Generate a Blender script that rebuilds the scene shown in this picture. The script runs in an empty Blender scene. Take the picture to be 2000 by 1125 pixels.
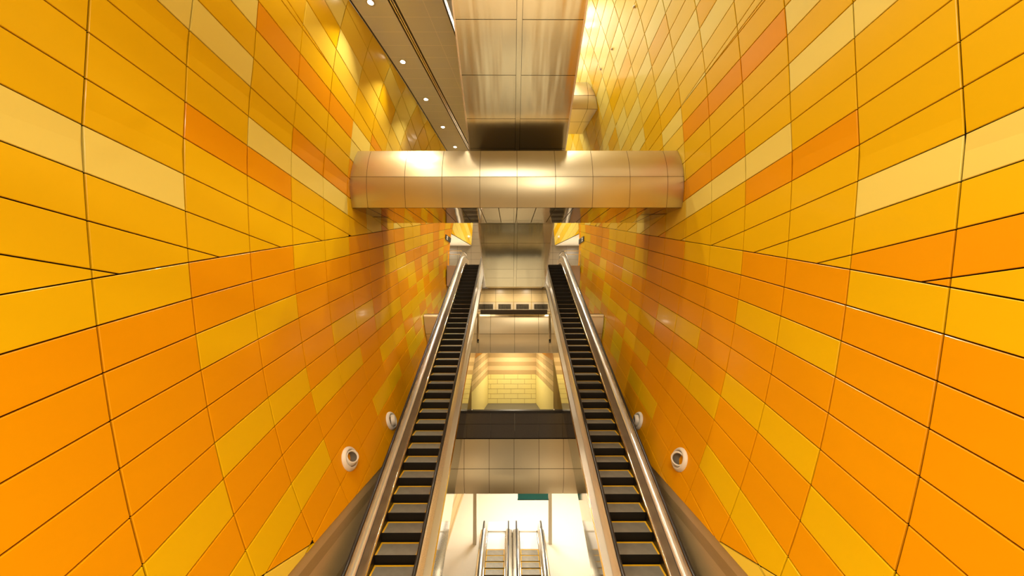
import bpy, math, random
from math import sin, cos, tan, pi, radians, sqrt, tanh, atan2
from mathutils import Vector, Matrix

random.seed(7)
COL = bpy.context.scene.collection
# Everything is worked out in metres with the eye at (0,0,0), x to the right, y down the shaft, z up;
# G moves it so that the lowest hall floor is z = 0 and the escalator axis is x = 0.
AX = 0.155
G = Vector((-AX, 0.0, 13.85))
S = 1.06

# ------------------------------------------------------------------ materials
def lin(c):
    return tuple((v / 12.92 if v <= 0.04045 else ((v + 0.055) / 1.055) ** 2.4) for v in c)

def mat(name, col, rough=0.5, metal=0.0, spec=0.5, coat=0.0, coat_rough=0.1, noise=0.0, nscale=8.0, bump=0.0, bscale=(20, 20, 20),
        emit=None, estr=0.0, stretch=None, rvar=0.0):
    m = bpy.data.materials.new(name)
    m.use_nodes = True
    nt = m.node_tree
    b = nt.nodes['Principled BSDF']
    b.inputs['Base Color'].default_value = (*col, 1)
    b.inputs['Roughness'].default_value = rough
    b.inputs['Metallic'].default_value = metal
    b.inputs['Specular IOR Level'].default_value = spec
    if coat:
        b.inputs['Coat Weight'].default_value = coat
        b.inputs['Coat Roughness'].default_value = coat_rough
    if emit:
        b.inputs['Emission Color'].default_value = (*emit, 1)
        b.inputs['Emission Strength'].default_value = estr
    if noise or bump or rvar:
        tc = nt.nodes.new('ShaderNodeTexCoord')
        mp = nt.nodes.new('ShaderNodeMapping')
        mp.inputs['Scale'].default_value = stretch or (1, 1, 1)
        nt.links.new(tc.outputs['Object'], mp.inputs['Vector'])
    if noise:
        n = nt.nodes.new('ShaderNodeTexNoise')
        n.inputs['Scale'].default_value = nscale
        n.inputs['Detail'].default_value = 5
        nt.links.new(mp.outputs[0], n.inputs['Vector'])
        mx = nt.nodes.new('ShaderNodeMix')
        mx.data_type = 'RGBA'
        lo = tuple(max(0, v * (1 - noise)) for v in col)
        hi = tuple(min(1, v * (1 + noise)) for v in col)
        mx.inputs[6].default_value = (*lo, 1)
        mx.inputs[7].default_value = (*hi, 1)
        nt.links.new(n.outputs['Fac'], mx.inputs[0])
        nt.links.new(mx.outputs[2], b.inputs['Base Color'])
    if rvar:
        n3 = nt.nodes.new('ShaderNodeTexNoise')
        n3.inputs['Scale'].default_value = nscale
        nt.links.new(mp.outputs[0], n3.inputs['Vector'])
        mr = nt.nodes.new('ShaderNodeMapRange')
        mr.inputs[1].default_value = 0.3
        mr.inputs[2].default_value = 0.7
        mr.inputs[3].default_value = max(0.02, rough - rvar)
        mr.inputs[4].default_value = rough + rvar
        nt.links.new(n3.outputs['Fac'], mr.inputs[0])
        nt.links.new(mr.outputs[0], b.inputs['Roughness'])
    if bump:
        n2 = nt.nodes.new('ShaderNodeTexNoise')
        n2.inputs['Scale'].default_value = 1.0
        n2.inputs['Detail'].default_value = 1.5
        mp2 = nt.nodes.new('ShaderNodeMapping')
        mp2.inputs['Scale'].default_value = bscale
        nt.links.new(tc.outputs['Object'], mp2.inputs['Vector'])
        nt.links.new(mp2.outputs[0], n2.inputs['Vector'])
        bp = nt.nodes.new('ShaderNodeBump')
        bp.inputs['Strength'].default_value = bump
        bp.inputs['Distance'].default_value = 0.05
        nt.links.new(n2.outputs['Fac'], bp.inputs['Height'])
        nt.links.new(bp.outputs[0], b.inputs['Normal'])
    return m

def panel_mat(name, col):
    # sprayed aluminium cladding: a satin colour under a thin gloss
    return mat(name, col, rough=0.27, spec=0.16, coat=0.07, coat_rough=0.10)

M = {}
M['orange'] = panel_mat('cladding_orange', (0.80, 0.333, 0.001))
M['amber'] = panel_mat('cladding_amber', (0.80, 0.478, 0.003))
M['gold'] = panel_mat('cladding_gold', (0.82, 0.565, 0.05))
M['pale'] = panel_mat('cladding_pale_yellow', (0.83, 0.67, 0.145))
M['gap'] = mat('joint_shadow_gap', (0.010, 0.006, 0.003), rough=0.9, spec=0.1)
M['steel'] = mat('champagne_stainless', (0.61, 0.535, 0.365), rough=0.31, metal=1.0, noise=0.04, nscale=1.2)
M['soffit_steel'] = mat('polished_stainless_soffit', (0.67, 0.605, 0.405), rough=0.19, metal=1.0, bump=0.55, bscale=(2.3, 0.28, 0.28))
M['beam_soffit'] = mat('polished_stainless_underside', (0.55, 0.46, 0.33), rough=0.07, metal=1.0, bump=0.06, bscale=(1.2, 1.2, 1.2))
M['mirror'] = mat('mirror_stainless_cladding', (0.60, 0.54, 0.41), rough=0.06, metal=1.0)
M['brushed'] = mat('brushed_stainless_balustrade', (0.94, 0.93, 0.88), rough=0.25, metal=0.72)
M['bronze'] = mat('brushed_stainless_deck', (0.88, 0.84, 0.74), rough=0.24, metal=0.72)
M['band'] = mat('satin_inner_band', (0.70, 0.60, 0.46), rough=0.42, metal=0.7)
M['chrome'] = mat('bright_chrome', (0.85, 0.80, 0.72), rough=0.12, metal=1.0)
M['rubber'] = mat('black_handrail_rubber', (0.018, 0.017, 0.016), rough=0.28, spec=0.5)
M['skirt'] = mat('dark_skirt_steel', (0.07, 0.058, 0.045), rough=0.4, metal=0.8)
M['riser'] = mat('black_step_riser', (0.012, 0.010, 0.008), rough=0.6, spec=0.2)
M['yellow'] = mat('yellow_step_edge', (0.85, 0.46, 0.01), rough=0.5)
M['granite'] = mat('dark_granite', (0.075, 0.06, 0.042), rough=0.16, spec=0.5, noise=0.25, nscale=60)
M['granite_floor'] = mat('dark_speckled_floor', (0.13, 0.115, 0.09), rough=0.3, noise=0.3, nscale=40)
M['cream'] = mat('cream_hall_paint', (0.85, 0.80, 0.70), rough=0.5)
M['hall_floor'] = mat('cream_hall_floor', (0.86, 0.80, 0.69), rough=0.45, noise=0.02, nscale=2)
M['white_plate'] = mat('white_landing_plate', (0.90, 0.90, 0.92), rough=0.3, spec=0.5)
M['white'] = mat('white_paint', (0.80, 0.77, 0.71), rough=0.5)
M['nozzle_white'] = mat('cream_white_nozzle', (0.74, 0.69, 0.60), rough=0.35)
M['nozzle_dark'] = mat('dark_nozzle_throat', (0.13, 0.11, 0.08), rough=0.7)
M['yellow_wall'] = mat('pale_yellow_wall', (0.84, 0.72, 0.27), rough=0.45, noise=0.03, nscale=3)
M['stripe_light'] = mat('light_travertine', (0.72, 0.53, 0.25), rough=0.4, noise=0.08, nscale=6, stretch=(1, 1, 8))
M['stripe_dark'] = mat('brown_travertine', (0.52, 0.36, 0.15), rough=0.4, noise=0.10, nscale=6, stretch=(1, 1, 8))
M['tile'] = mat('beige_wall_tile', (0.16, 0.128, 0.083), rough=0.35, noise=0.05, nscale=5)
M['tile_back'] = mat('back_wall_tile', (0.42, 0.35, 0.23), rough=0.4, noise=0.05, nscale=5)
M['dust'] = mat('dusty_beam_top', (0.17, 0.13, 0.08), rough=0.85, spec=0.2)  # dark tone paints in the shade under the truss, mirrored by its soffit
M['tile_brown'] = mat('brown_wall_tile', (0.60, 0.44, 0.20), rough=0.32, noise=0.06, nscale=5)
M['frame'] = mat('tan_vent_frame', (0.62, 0.50, 0.31), rough=0.35, metal=0.3)
M['dark_glass'] = mat('dark_vent_glass', (0.06, 0.048, 0.03), rough=0.15, noise=0.7, nscale=6)
M['ceiling'] = mat('taupe_ceiling_tile', (0.62, 0.65, 0.67), rough=0.6, spec=0.3)
M['ceiling_joint'] = mat('light_ceiling_joint', (0.80, 0.78, 0.76), rough=0.6)
M['black'] = mat('black_trim', (0.012, 0.010, 0.008), rough=0.5)
M['roof'] = mat('beige_roof_lining', (0.30, 0.25, 0.18), rough=0.7)
M['teal'] = mat('teal_sign_face', (0.03, 0.36, 0.41), rough=0.35)
M['sign_dark'] = mat('dark_sign_face', (0.02, 0.03, 0.035), rough=0.3)
M['post'] = mat('grey_stone_post', (0.74, 0.68, 0.53), rough=0.4)
M['lamp_lens'] = mat('lit_lamp_lens', (1, 1, 1), rough=0.4, emit=(1.0, 0.86, 0.62), estr=60)
M['lamp_ring'] = mat('lamp_ring', (0.6, 0.55, 0.45), rough=0.3, metal=0.6)
M['slab'] = mat('pinkish_landing_edge', (0.50, 0.38, 0.27), rough=0.5)

def glass_mat():
    m = bpy.data.materials.new('clear_glass')
    m.use_nodes = True
    b = m.node_tree.nodes['Principled BSDF']
    b.inputs['Base Color'].default_value = (0.92, 0.94, 0.92, 1)
    b.inputs['Roughness'].default_value = 0.02
    b.inputs['Transmission Weight'].default_value = 1.0
    b.inputs['IOR'].default_value = 1.1
    return m
M['glass'] = glass_mat()

def tread_mat():
    m = mat('grey_ribbed_tread', (0.13, 0.115, 0.092), rough=0.42, metal=0.35, spec=0.4)
    nt = m.node_tree
    b = nt.nodes['Principled BSDF']
    tc = nt.nodes.new('ShaderNodeTexCoord')
    w = nt.nodes.new('ShaderNodeTexWave')
    w.wave_type = 'BANDS'
    w.bands_direction = 'X'
    w.inputs['Scale'].default_value = 17
    nt.links.new(tc.outputs['Object'], w.inputs['Vector'])
    n = nt.nodes.new('ShaderNodeTexNoise')
    n.inputs['Scale'].default_value = 5
    nt.links.new(tc.outputs['Object'], n.inputs['Vector'])
    mx = nt.nodes.new('ShaderNodeMix')
    mx.data_type = 'RGBA'
    mx.inputs[6].default_value = (0.20, 0.18, 0.14, 1)
    mx.inputs[7].default_value = (0.40, 0.365, 0.29, 1)
    ad = nt.nodes.new('ShaderNodeMath')
    ad.operation = 'MULTIPLY_ADD'
    ad.inputs[1].default_value = 0.35
    nt.links.new(w.outputs['Fac'], ad.inputs[0])
    sc = nt.nodes.new('ShaderNodeMath')
    sc.operation = 'MULTIPLY'
    sc.inputs[1].default_value = 0.65
    nt.links.new(n.outputs['Fac'], sc.inputs[0])
    nt.links.new(sc.outputs[0], ad.inputs[2])
    nt.links.new(ad.outputs[0], mx.inputs[0])
    nt.links.new(mx.outputs[2], b.inputs['Base Color'])
    return m
M['tread'] = tread_mat()

# ------------------------------------------------------------------ mesh helpers
ORG = {}

class MB:
    """Collects faces, then links them as ONE mesh object."""
    def __init__(s):
        s.v, s.f, s.m, s.mats, s.sm = [], [], [], [], []
    def mi(s, mname):
        if mname not in s.mats:
            s.mats.append(mname)
        return s.mats.index(mname)
    def face(s, pts, m, smooth=False):
        i = len(s.v)
        s.v.extend(tuple(p) for p in pts)
        s.f.append(tuple(range(i, i + len(pts))))
        s.m.append(s.mi(m))
        s.sm.append(smooth)
    def grid(s, rows, m, smooth=True, close_u=False, close_v=False):
        """rows: list of equal-length point lists, shared vertices."""
        i = len(s.v)
        n = len(rows[0])
        for r in rows:
            s.v.extend(tuple(p) for p in r)
        k = s.mi(m)
        R = len(rows)
        for a in range(R if close_v else R - 1):
            a2 = (a + 1) % R
            for b in range(n if close_u else n - 1):
                b2 = (b + 1) % n
                s.f.append((i + a * n + b, i + a * n + b2, i + a2 * n + b2, i + a2 * n + b))
                s.m.append(k)
                s.sm.append(smooth)
    def box(s, lo, hi, m):
        x0, y0, z0 = lo
        x1, y1, z1 = hi
        P = [(x0, y0, z0), (x1, y0, z0), (x1, y1, z0), (x0, y1, z0), (x0, y0, z1), (x1, y0, z1), (x1, y1, z1), (x0, y1, z1)]
        for q in ((0, 3, 2, 1), (4, 5, 6, 7), (0, 1, 5, 4), (1, 2, 6, 5), (2, 3, 7, 6), (3, 0, 4, 7)):
            s.face([P[k] for k in q], m)
    def tube(s, pts, r, m, n=10, caps=True):
        pts = [Vector(p) for p in pts]
        rings = []
        for i, p in enumerate(pts):
            a = pts[max(0, i - 1)]
            b = pts[min(len(pts) - 1, i + 1)]
            t = (b - a).normalized()
            u = t.cross(Vector((0, 0, 1)))
            if u.length < 1e-3:
                u = t.cross(Vector((1, 0, 0)))
            u.normalize()
            w = u.cross(t)
            rings.append([p + u * (r * cos(2 * pi * k / n)) + w * (r * sin(2 * pi * k / n)) for k in range(n)])
        s.grid(rings, m, close_u=True)
        if caps:
            s.face(list(reversed(rings[0])), m)
            s.face(rings[-1], m)
    def lathe(s, prof, m, frame, n=28):
        """prof: (radius, height) pairs turned about frame's third axis; frame = (origin, u, v, w)."""
        o, u, v, w = frame
        rows = []
        for r, h in prof:
            rows.append([o + u * (r * cos(2 * pi * k / n)) + v * (r * sin(2 * pi * k / n)) + w * h for k in range(n)])
        s.grid(rows, m, close_u=True)
    def build(s, name, parent=None, org=None):
        if parent is not None:
            org = ORG[parent.name]
        elif org is None:
            xs = [p[0] for p in s.v]; ys = [p[1] for p in s.v]; zs = [p[2] for p in s.v]
            org = Vector(((min(xs) + max(xs)) / 2, (min(ys) + max(ys)) / 2, min(zs)))
        org = Vector(org)
        me = bpy.data.meshes.new(name)
        me.from_pydata([tuple(Vector(p) - org) for p in s.v], [], s.f)
        for m in s.mats:
            me.materials.append(M[m])
        me.polygons.foreach_set('material_index', s.m)
        me.polygons.foreach_set('use_smooth', s.sm)
        me.update()
        o = bpy.data.objects.new(name, me)
        COL.objects.link(o)
        if parent is not None:
            o.parent = parent
        else:
            o.location = org + G
        ORG[o.name] = org
        return o

def tag(o, label=None, cat=None, group=None, kind=None):
    if label: o['label'] = label
    if cat: o['category'] = cat
    if group: o['group'] = group
    if kind: o['kind'] = kind
    return o

def thing(name, org, label, cat, group=None):
    o = bpy.data.objects.new(name, None)
    o.empty_display_size = 0.3
    COL.objects.link(o)
    o.location = Vector(org) + G
    ORG[o.name] = Vector(org)
    return tag(o, label, cat, group)

def copy_tree(o, parent=None):
    c = o.copy()
    COL.objects.link(c)
    if parent is not None:
        c.parent = parent
    if o.name in ORG:
        ORG[c.name] = ORG[o.name].copy()
    for ch in list(o.children):
        copy_tree(ch, c)
    return c

# ------------------------------------------------------------------ the two curved walls
CL = [5.14187, -0.04231, 0.00353, 0.00127, -0.0382, -0.00262, -0.00224, -0.00079, 0.00264, -5e-05, -0.0996, 0.02927, -0.00678, -0.00275, -0.0051, 0.00044]
CR = [5.51015, -0.05144, -0.00144, 0.00083, -0.02133, -0.01583, -0.00101, 0.02307, -0.00322, 0.00037, 0.01403, -0.01784, 2e-05, -0.00029, -0.00315, 0.00029]
ZBOT = -4.56

def wbase(C, d, z):
    d = min(max(d, 1.0), 24.0)
    m = max(0, .275 + .287 * (d - 3.945) + 1.8 - z)
    q = max(0, z - (6.33 - .155 * (d - 7.545)) + 2.5)
    t = 8 * tanh((d - 8) / 8)
    B = (1, t, t * t, t ** 3, m, m * m, m ** 3, m * t, m * m * t, m ** 3 * t, q, q * q, q ** 3, q * q * t, m * t * t, m * m * t * t)
    return sum(a * b for a, b in zip(C, B))

def WX(side, d, z):
    """x of the wall face at depth d and height z (eye-based metres)."""
    C = CL if side < 0 else CR
    d, z = d / S, z / S
    z = min(max(z, ZBOT), 8.6 if side < 0 else 14.5)
    w = max(1.0, wbase(C, d, z))
    if side < 0:
        w = max(w, 2.2)
    return side * w * S

D1, PJ = 3.945, 1.2
ROWS_LOW = [0, .567, 1.13, 1.69, 2.25, 2.805, 3.345, 3.885, 4.415, 4.93, 5.44, 5.95, 6.45, 6.95, 7.45, 7.95, 8.45, 8.95]
Y_LOW = {(0, 0), (0, 1), (0, 4), (0, 5), (2, 2), (2, 3), (4, 5), (4, 6), (5, 2), (5, 3), (6, 0), (6, 1), (6, 4), (6, 5),
         (8, 1), (8, 2), (8, 3), (9, 6), (9, 7), (5, 7), (5, 8), (7, 7), (7, 8), (0, 10), (0, 11), (2, 8), (2, 9), (1, 8), (3, 9),
         (3, 12), (4, 12), (5, 11), (4, 14), (2, 13), (6, 10), (6, 9), (1, 15), (3, 15), (2, 16), (8, 9), (8, 11), (9, 9), (7, 12), (8, 13), (5, 14)}
P_UP = {(3, 0), (3, 1), (3, -1), (6, 3), (6, 4), (6, 5), (8, 1), (8, 2), (10, 2), (9, -1), (11, 0)}
O_UP = {(5, 2), (5, 3), (7, 4), (7, 5), (10, 3), (10, 4), (10, 5), (7, 6)}
V_SET = {(0, 3): 'amber', (0, 4): 'gold', (0, 5): 'gold', (1, 4): 'amber', (1, 3): 'gold', (1, 5): 'pale', (2, 4): 'pale', (2, 5): 'gold', (2, 6): 'gold',
         (3, 5): 'gold', (3, 6): 'gold', (0, 6): 'amber', (0, 7): 'amber', (1, 7): 'gold', (2, 3): 'amber', (3, 4): 'pale', (2, 7): 'amber', (3, 7): 'pale'}
V_RIGHT = {(0, 5): 'gold', (0, 6): 'amber', (0, 7): 'amber', (1, 7): 'amber', (0, 8): 'amber', (1, 8): 'pale', (2, 8): 'gold', (3, 8): 'pale', (6, 8): 'amber', (6, 9): 'amber',
           (1, 6): 'gold', (2, 6): 'pale', (3, 6): 'gold', (1, 5): 'gold', (2, 5): 'pale', (3, 5): 'gold', (4, 5): 'gold', (2, 7): 'gold', (3, 7): 'gold', (4, 7): 'pale',
           (0, 4): 'gold', (1, 4): 'pale', (2, 4): 'amber', (4, 6): 'amber', (5, 6): 'pale', (1, 3): 'amber', (2, 3): 'pale'}

def clip(poly, a, b, c):
    """keep the part of poly where a*x + b*y <= c"""
    out = []
    n = len(poly)
    for i in range(n):
        p, q = poly[i], poly[(i + 1) % n]
        dp = a * p[0] + b * p[1] - c
        dq = a * q[0] + b * q[1] - c
        if dp <= 0:
            out.append(p)
        if (dp < 0 < dq) or (dq < 0 < dp):
            t = dp / (dp - dq)
            out.append((p[0] + t * (q[0] - p[0]), p[1] + t * (q[1] - p[1])))
    return out

def area(poly):
    return sum(poly[i][0] * poly[(i + 1) % len(poly)][1] - poly[(i + 1) % len(poly)][0] * poly[i][1] for i in range(len(poly))) / 2

def inset(poly, gv, gh):
    """pull every edge of a convex polygon in; steep edges by gv, flat ones by gh"""
    if area(poly) < 0:
        poly = poly[::-1]
    out = poly
    n = len(poly)
    for i in range(n):
        p, q = poly[i], poly[(i + 1) % n]
        dx, dy = q[0] - p[0], q[1] - p[1]
        l = sqrt(dx * dx + dy * dy)
        if l < 1e-6:
            continue
        nx, ny = dy / l, -dx / l          # outward for a counter-clockwise polygon
        g = gv if abs(dx) < 0.2 * abs(dy) else gh
        out = clip(out, nx, ny, nx * p[0] + ny * p[1] - g)
        if len(out) < 3:
            return []
    return out

def cut_strips(poly, step):
    zs = [p[1] for p in poly]
    n = max(1, int(math.ceil((max(zs) - min(zs)) / step)))
    if n == 1:
        return [poly]
    z0, dz = min(zs), (max(zs) - min(zs)) / n
    r = []
    for i in range(n):
        q = clip(clip(poly, 0, -1, -(z0 + i * dz)), 0, 1, z0 + (i + 1) * dz)
        if len(q) >= 3:
            r.append(q)
    return r

def make_wall(side):
    mb = MB()
    rnd = random.Random(11 if side < 0 else 12)
    sS = .275 if side < 0 else .175
    kS = .287 if side < 0 else .281
    seam = lambda d: sS + kS * (d - D1)
    if side < 0:
        cA, cB = 6.63, -.211
    else:
        cA, cB = 6.47, -.155
    vA = 6.63 - .211 * 2.4 if side < 0 else 6.12
    vB = -.211 if side < 0 else -.215
    u0 = .41 if side < 0 else .31
    ztop = 8.42 if side < 0 else 14.4
    dend = 23.6
    # third section under the low seam: z below (6.4,-4.55) rising towards the eye
    tA, tB = -4.55, -.262
    ncol = 18
    def emit(poly, m, sec):
        poly = inset(poly, 0.010, 0.009)
        if len(poly) < 3 or abs(area(poly)) < 0.004:
            return
        out = [Vector((WX(side, d * S, z * S), d * S, z * S)) for d, z in poly]
        if side > 0:
            out = out[::-1]
        # the panel face in flat strips following the curve, a small chamfer, then the returned edges
        inner = inset(poly, 0.0065, 0.0065)
        if len(inner) != len(poly):
            inner = poly
        for st in cut_strips(inner, 0.45):
            q = [Vector((WX(side, d * S, z * S), d * S, z * S)) for d, z in st]
            if side > 0:
                q = q[::-1]
            mb.face(q, m, True)
        inn = [Vector((WX(side, d * S, z * S), d * S, z * S)) for d, z in inner]
        if side > 0:
            inn = inn[::-1]
        off = Vector((side * 0.028, 0, 0))
        cha = Vector((side * 0.006, 0, 0))
        n = len(out)
        # start both rings at matching corners
        k0 = min(range(n), key=lambda k: (inn[k] - out[0]).length)
        inn = inn[k0:] + inn[:k0]
        for i in range(n):
            a, b = out[i] + cha, out[(i + 1) % n] + cha
            if inner is not poly:
                mb.face([inn[i], a, b, inn[(i + 1) % n]], m)
            mb.face([a, a + off, b + off, b], m)
    for c in range(-4, ncol):
        d0 = D1 + (c - 1) * PJ
        d1 = d0 + PJ
        if d0 >= dend:
            continue
        d1 = min(d1, dend)
        cell = [(d0, -30), (d1, -30), (d1, 30), (d0, 30)]
        # lower section
        for r in range(len(ROWS_LOW) - 1):
            q = clip(cell, -kS, 1, sS - kS * D1 - ROWS_LOW[r])
            q = clip(q, kS, -1, -(sS - kS * D1 - ROWS_LOW[r + 1]))
            q = clip(q, 0, -1, -ZBOT)
            if len(q) < 3:
                continue
            if (r, c) in Y_LOW:
                m = 'amber'
            elif c >= 9 and (r, c) not in Y_LOW and rnd.random() < 0.22:
                m = 'amber'
            else:
                m = 'orange'
            hi = clip(q, tB, -1, -(tA - tB * 6.4))
            lo = clip(q, -tB, 1, tA - tB * 6.4)
            if c <= 2 and len(lo) >= 3:
                if len(hi) >= 3:
                    emit(hi, m, 'low')
                emit(lo, 'gold' if (c + r) % 3 else 'amber', 'base')
            else:
                emit(q, m, 'low')
        # middle section
        for r in range(-5, 17):
            za, zb = u0 + (r - 1) * .596 - .02, u0 + r * .596 - .02
            kB = -.1185
            q = clip(cell, kB, -1, -(za - kB * D1))
            q = clip(q, -kB, 1, zb - kB * D1)
            q = clip(q, kS, -1, -(sS - kS * D1))
            q = clip(q, -cB, 1, cA - cB * 7.545)
            q = clip(q, 0, 1, ztop)
            if len(q) < 3:
                continue
            if (r, c) in P_UP:
                m = 'pale'
            elif (r, c) in O_UP:
                m = 'orange'
            elif side > 0 and c == 0 and r == 1 or side > 0 and c == 1 and r <= 1:
                m = 'orange'
            elif c >= 6:
                m = rnd.choice(['amber', 'amber', 'gold', 'gold', 'orange', 'pale'])
            else:
                m = 'amber'
            emit(q, m, 'mid')
        # upper section
        for r in range(-2, 30):
            za = vA + r * .605
            zb = za + .605
            q = clip(cell, vB, -1, -(za - vB * 9.945))
            q = clip(q, -vB, 1, zb - vB * 9.945)
            q = clip(q, cB, -1, -(cA - cB * 7.545))
            q = clip(q, kS, -1, -(sS - kS * D1))
            q = clip(q, 0, 1, ztop)
            if len(q) < 3:
                continue
            VS = V_SET if side < 0 else V_RIGHT
            m = VS.get((r, c)) or rnd.choice(['gold', 'gold', 'pale', 'pale', 'gold', 'amber'])
            emit(q, m, 'up')
    # backing sheet behind the joints
    rows = []
    nz = 44
    for i in range(nz + 1):
        z = ZBOT + (ztop - ZBOT) * i / nz
        rows.append([Vector((WX(side, d * S, z * S) + side * 0.03, d * S, z * S)) for d in [-1.0 + 24.6 * k / 40 for k in range(41)]])
    mb.grid(rows, 'gap')
    nm = 'wall_left' if side < 0 else 'wall_right'
    o = mb.build(nm)
    tag(o, kind='structure')
    # stone base under the cladding: courses of light and brown travertine down to the hall floor
    sb = MB()
    z = ZBOT * S
    k = 0
    ds = [-1.0 * S + 24.6 * S * i / 40 for i in range(41)]
    while z > -13.85:
        h = 0.26
        z2 = max(-13.85, z - h)
        rr = [[Vector((WX(side, d, ZBOT * S) + side * 0.035, d, zz)) for d in ds] for zz in (z, z2)]
        sb.grid(rr, ['stripe_light', 'stripe_dark', 'stripe_light', 'stripe_light'][k % 4] if side < 0 else ['stripe_light', 'stripe_dark', 'stripe_light', 'stripe_light'][k % 4])
        z = z2
        k += 1
    o2 = sb.build('wall_left_base' if side < 0 else 'wall_right_base')
    tag(o2, kind='structure')

make_wall(-1)
make_wall(1)

# ------------------------------------------------------------------ pale wall turning in at the landing, passage openings
XE = {-1: 3.49, 1: 3.87}
def turned_wall(side):
    mb = MB()
    rnd = random.Random(5)
    d0, d1 = 23.62, 28.5
    zl = 4.97
    def P(d, z):
        s = (d - d0) / (d1 - d0)
        xa = abs(WX(side, 23.6 * S, z * S)) / S
        xb = XE[side] - .075 * (z - zl)
        return Vector((side * (xa + (xb - xa) * s) * S, d * S, z * S))
    for c in range(0, 5):
        for r in range(-3, 14):
            za = zl + r * .6 + 0.35
            kB = -.42
            cell = [(d0 + c * 1.0, -30), (d0 + min(4.88, c + 1.0), -30), (d0 + min(4.88, c + 1.0), 30), (d0 + c * 1.0, 30)]
            q = clip(cell, kB, -1, -(za - kB * d0))
            q = clip(q, -kB, 1, za + .6 - kB * d0)
            q = clip(q, 0, -1, -zl)
            q = clip(q, 0, 1, 11.0 if side > 0 else 8.4)
            if len(q) < 3:
                continue
            m = ['pale', 'pale', 'gold', 'pale', 'amber', 'pale', 'amber'][r % 7]
            q = inset(q, .004, .005)
            if len(q) < 3:
                continue
            pts = [P(d, z) for d, z in q]
            if side > 0:
                pts = pts[::-1]
            mb.face(pts, m)
    rows = [[P(d0 + 4.88 * i / 6, z) + Vector((side * .03, 0, 0)) for i in range(7)] for z in [zl + (11 - zl) * k / 6 * (1 if side > 0 else .57) for k in range(7)]]
    mb.grid(rows, 'gap')
    # black lintel edge
    e0, e1 = P(d0, zl), P(d1, zl)
    t = Vector((0, 0, .05))
    mb.face([e0 + t, e1 + t, e1 - t, e0 - t] if side < 0 else [e0 - t, e1 - t, e1 + t, e0 + t], 'black')
    o = mb.build('wall_landing_left' if side < 0 else 'wall_landing_right')
    tag(o, kind='structure')
    # passage ceiling and far walls
    cb = MB()
    zz = (zl - .03) * S
    far = side * 9.0
    cb.face([e0 - t, e1 - t, Vector((far, 30.1, zz)), Vector((far, e0.y, zz))], 'white')
    tag(cb.build('ceiling_passage_left' if side < 0 else 'ceiling_passage_right'), kind='structure')
    wb = MB()
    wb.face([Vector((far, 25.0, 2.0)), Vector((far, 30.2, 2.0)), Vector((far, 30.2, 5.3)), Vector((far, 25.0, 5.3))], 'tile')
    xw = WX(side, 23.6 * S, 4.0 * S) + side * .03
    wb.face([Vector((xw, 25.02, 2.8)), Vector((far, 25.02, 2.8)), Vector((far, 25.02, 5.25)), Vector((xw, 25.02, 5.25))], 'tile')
    tag(wb.build('wall_passage_left' if side < 0 else 'wall_passage_right'), kind='structure')
turned_wall(-1)
turned_wall(1)

def tiled_plane(mb, x0, x1, z0, z1, y, xs, zs, m, g=.006):
    """tiles facing the eye on the plane y, with open joints on a dark backing"""
    for i in range(len(xs) - 1):
        for j in range(len(zs) - 1):
            a, b = max(xs[i], x0), min(xs[i + 1], x1)
            c, d = max(zs[j], z0), min(zs[j + 1], z1)
            if b - a < .03 or d - c < .03:
                continue
            mb.face([(a + g, y, c + g), (b - g, y, c + g), (b - g, y, d - g), (a + g, y, d - g)], m)
    mb.face([(x0, y + .012, z0), (x1, y + .012, z0), (x1, y + .012, z1), (x0, y + .012, z1)], 'gap')

# end wall above the upper landing
mb = MB()
ye = 28.5 * S + .02
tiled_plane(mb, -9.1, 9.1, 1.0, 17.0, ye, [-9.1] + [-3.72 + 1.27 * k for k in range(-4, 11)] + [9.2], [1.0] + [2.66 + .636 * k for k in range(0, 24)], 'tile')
tag(mb.build('wall_end'), kind='structure')

# upper landing: slab edges beside the escalators and the floor behind them
mb = MB()
ZT = 2.66
mb.box((-9.0, 25.3, 1.1), (9.0, ye - .02, ZT), 'hall_floor')
tag(mb.build('floor_landing'), kind='structure')
for side in (-1, 1):
    mb = MB()
    xa = AX + side * 3.86
    xb = WX(side, 24.9, 2.6) - side * .06
    mb.box((min(xa, xb), 23.9, 1.15), (max(xa, xb), 25.28, ZT), 'slab')
    tag(mb.build('floor_edge_left' if side < 0 else 'floor_edge_right'), kind='structure')

# tiled wall under the landing, seen between the escalators
mb = MB()
YT = 22.2
tcx = AX + .02
tiled_plane(mb, tcx - 3.0, tcx + 3.0, -3.0, .9, YT, [tcx + 1.22 * k for k in range(-4, 5)], [-3.0, -2.6, -1.97, -1.32, -.67, -.03 + .0, .57, .9], 'tile_brown', .008)
tag(mb.build('wall_under_landing'), kind='structure')

# ------------------------------------------------------------------ roof and hung ceiling on the left
mb = MB()
mb.face([(-9, -2, 17.0), (9, -2, 17.0), (9, 32, 17.0), (-9, 32, 17.0)], 'roof')
tag(mb.build('ceiling_roof'), kind='structure')

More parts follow.
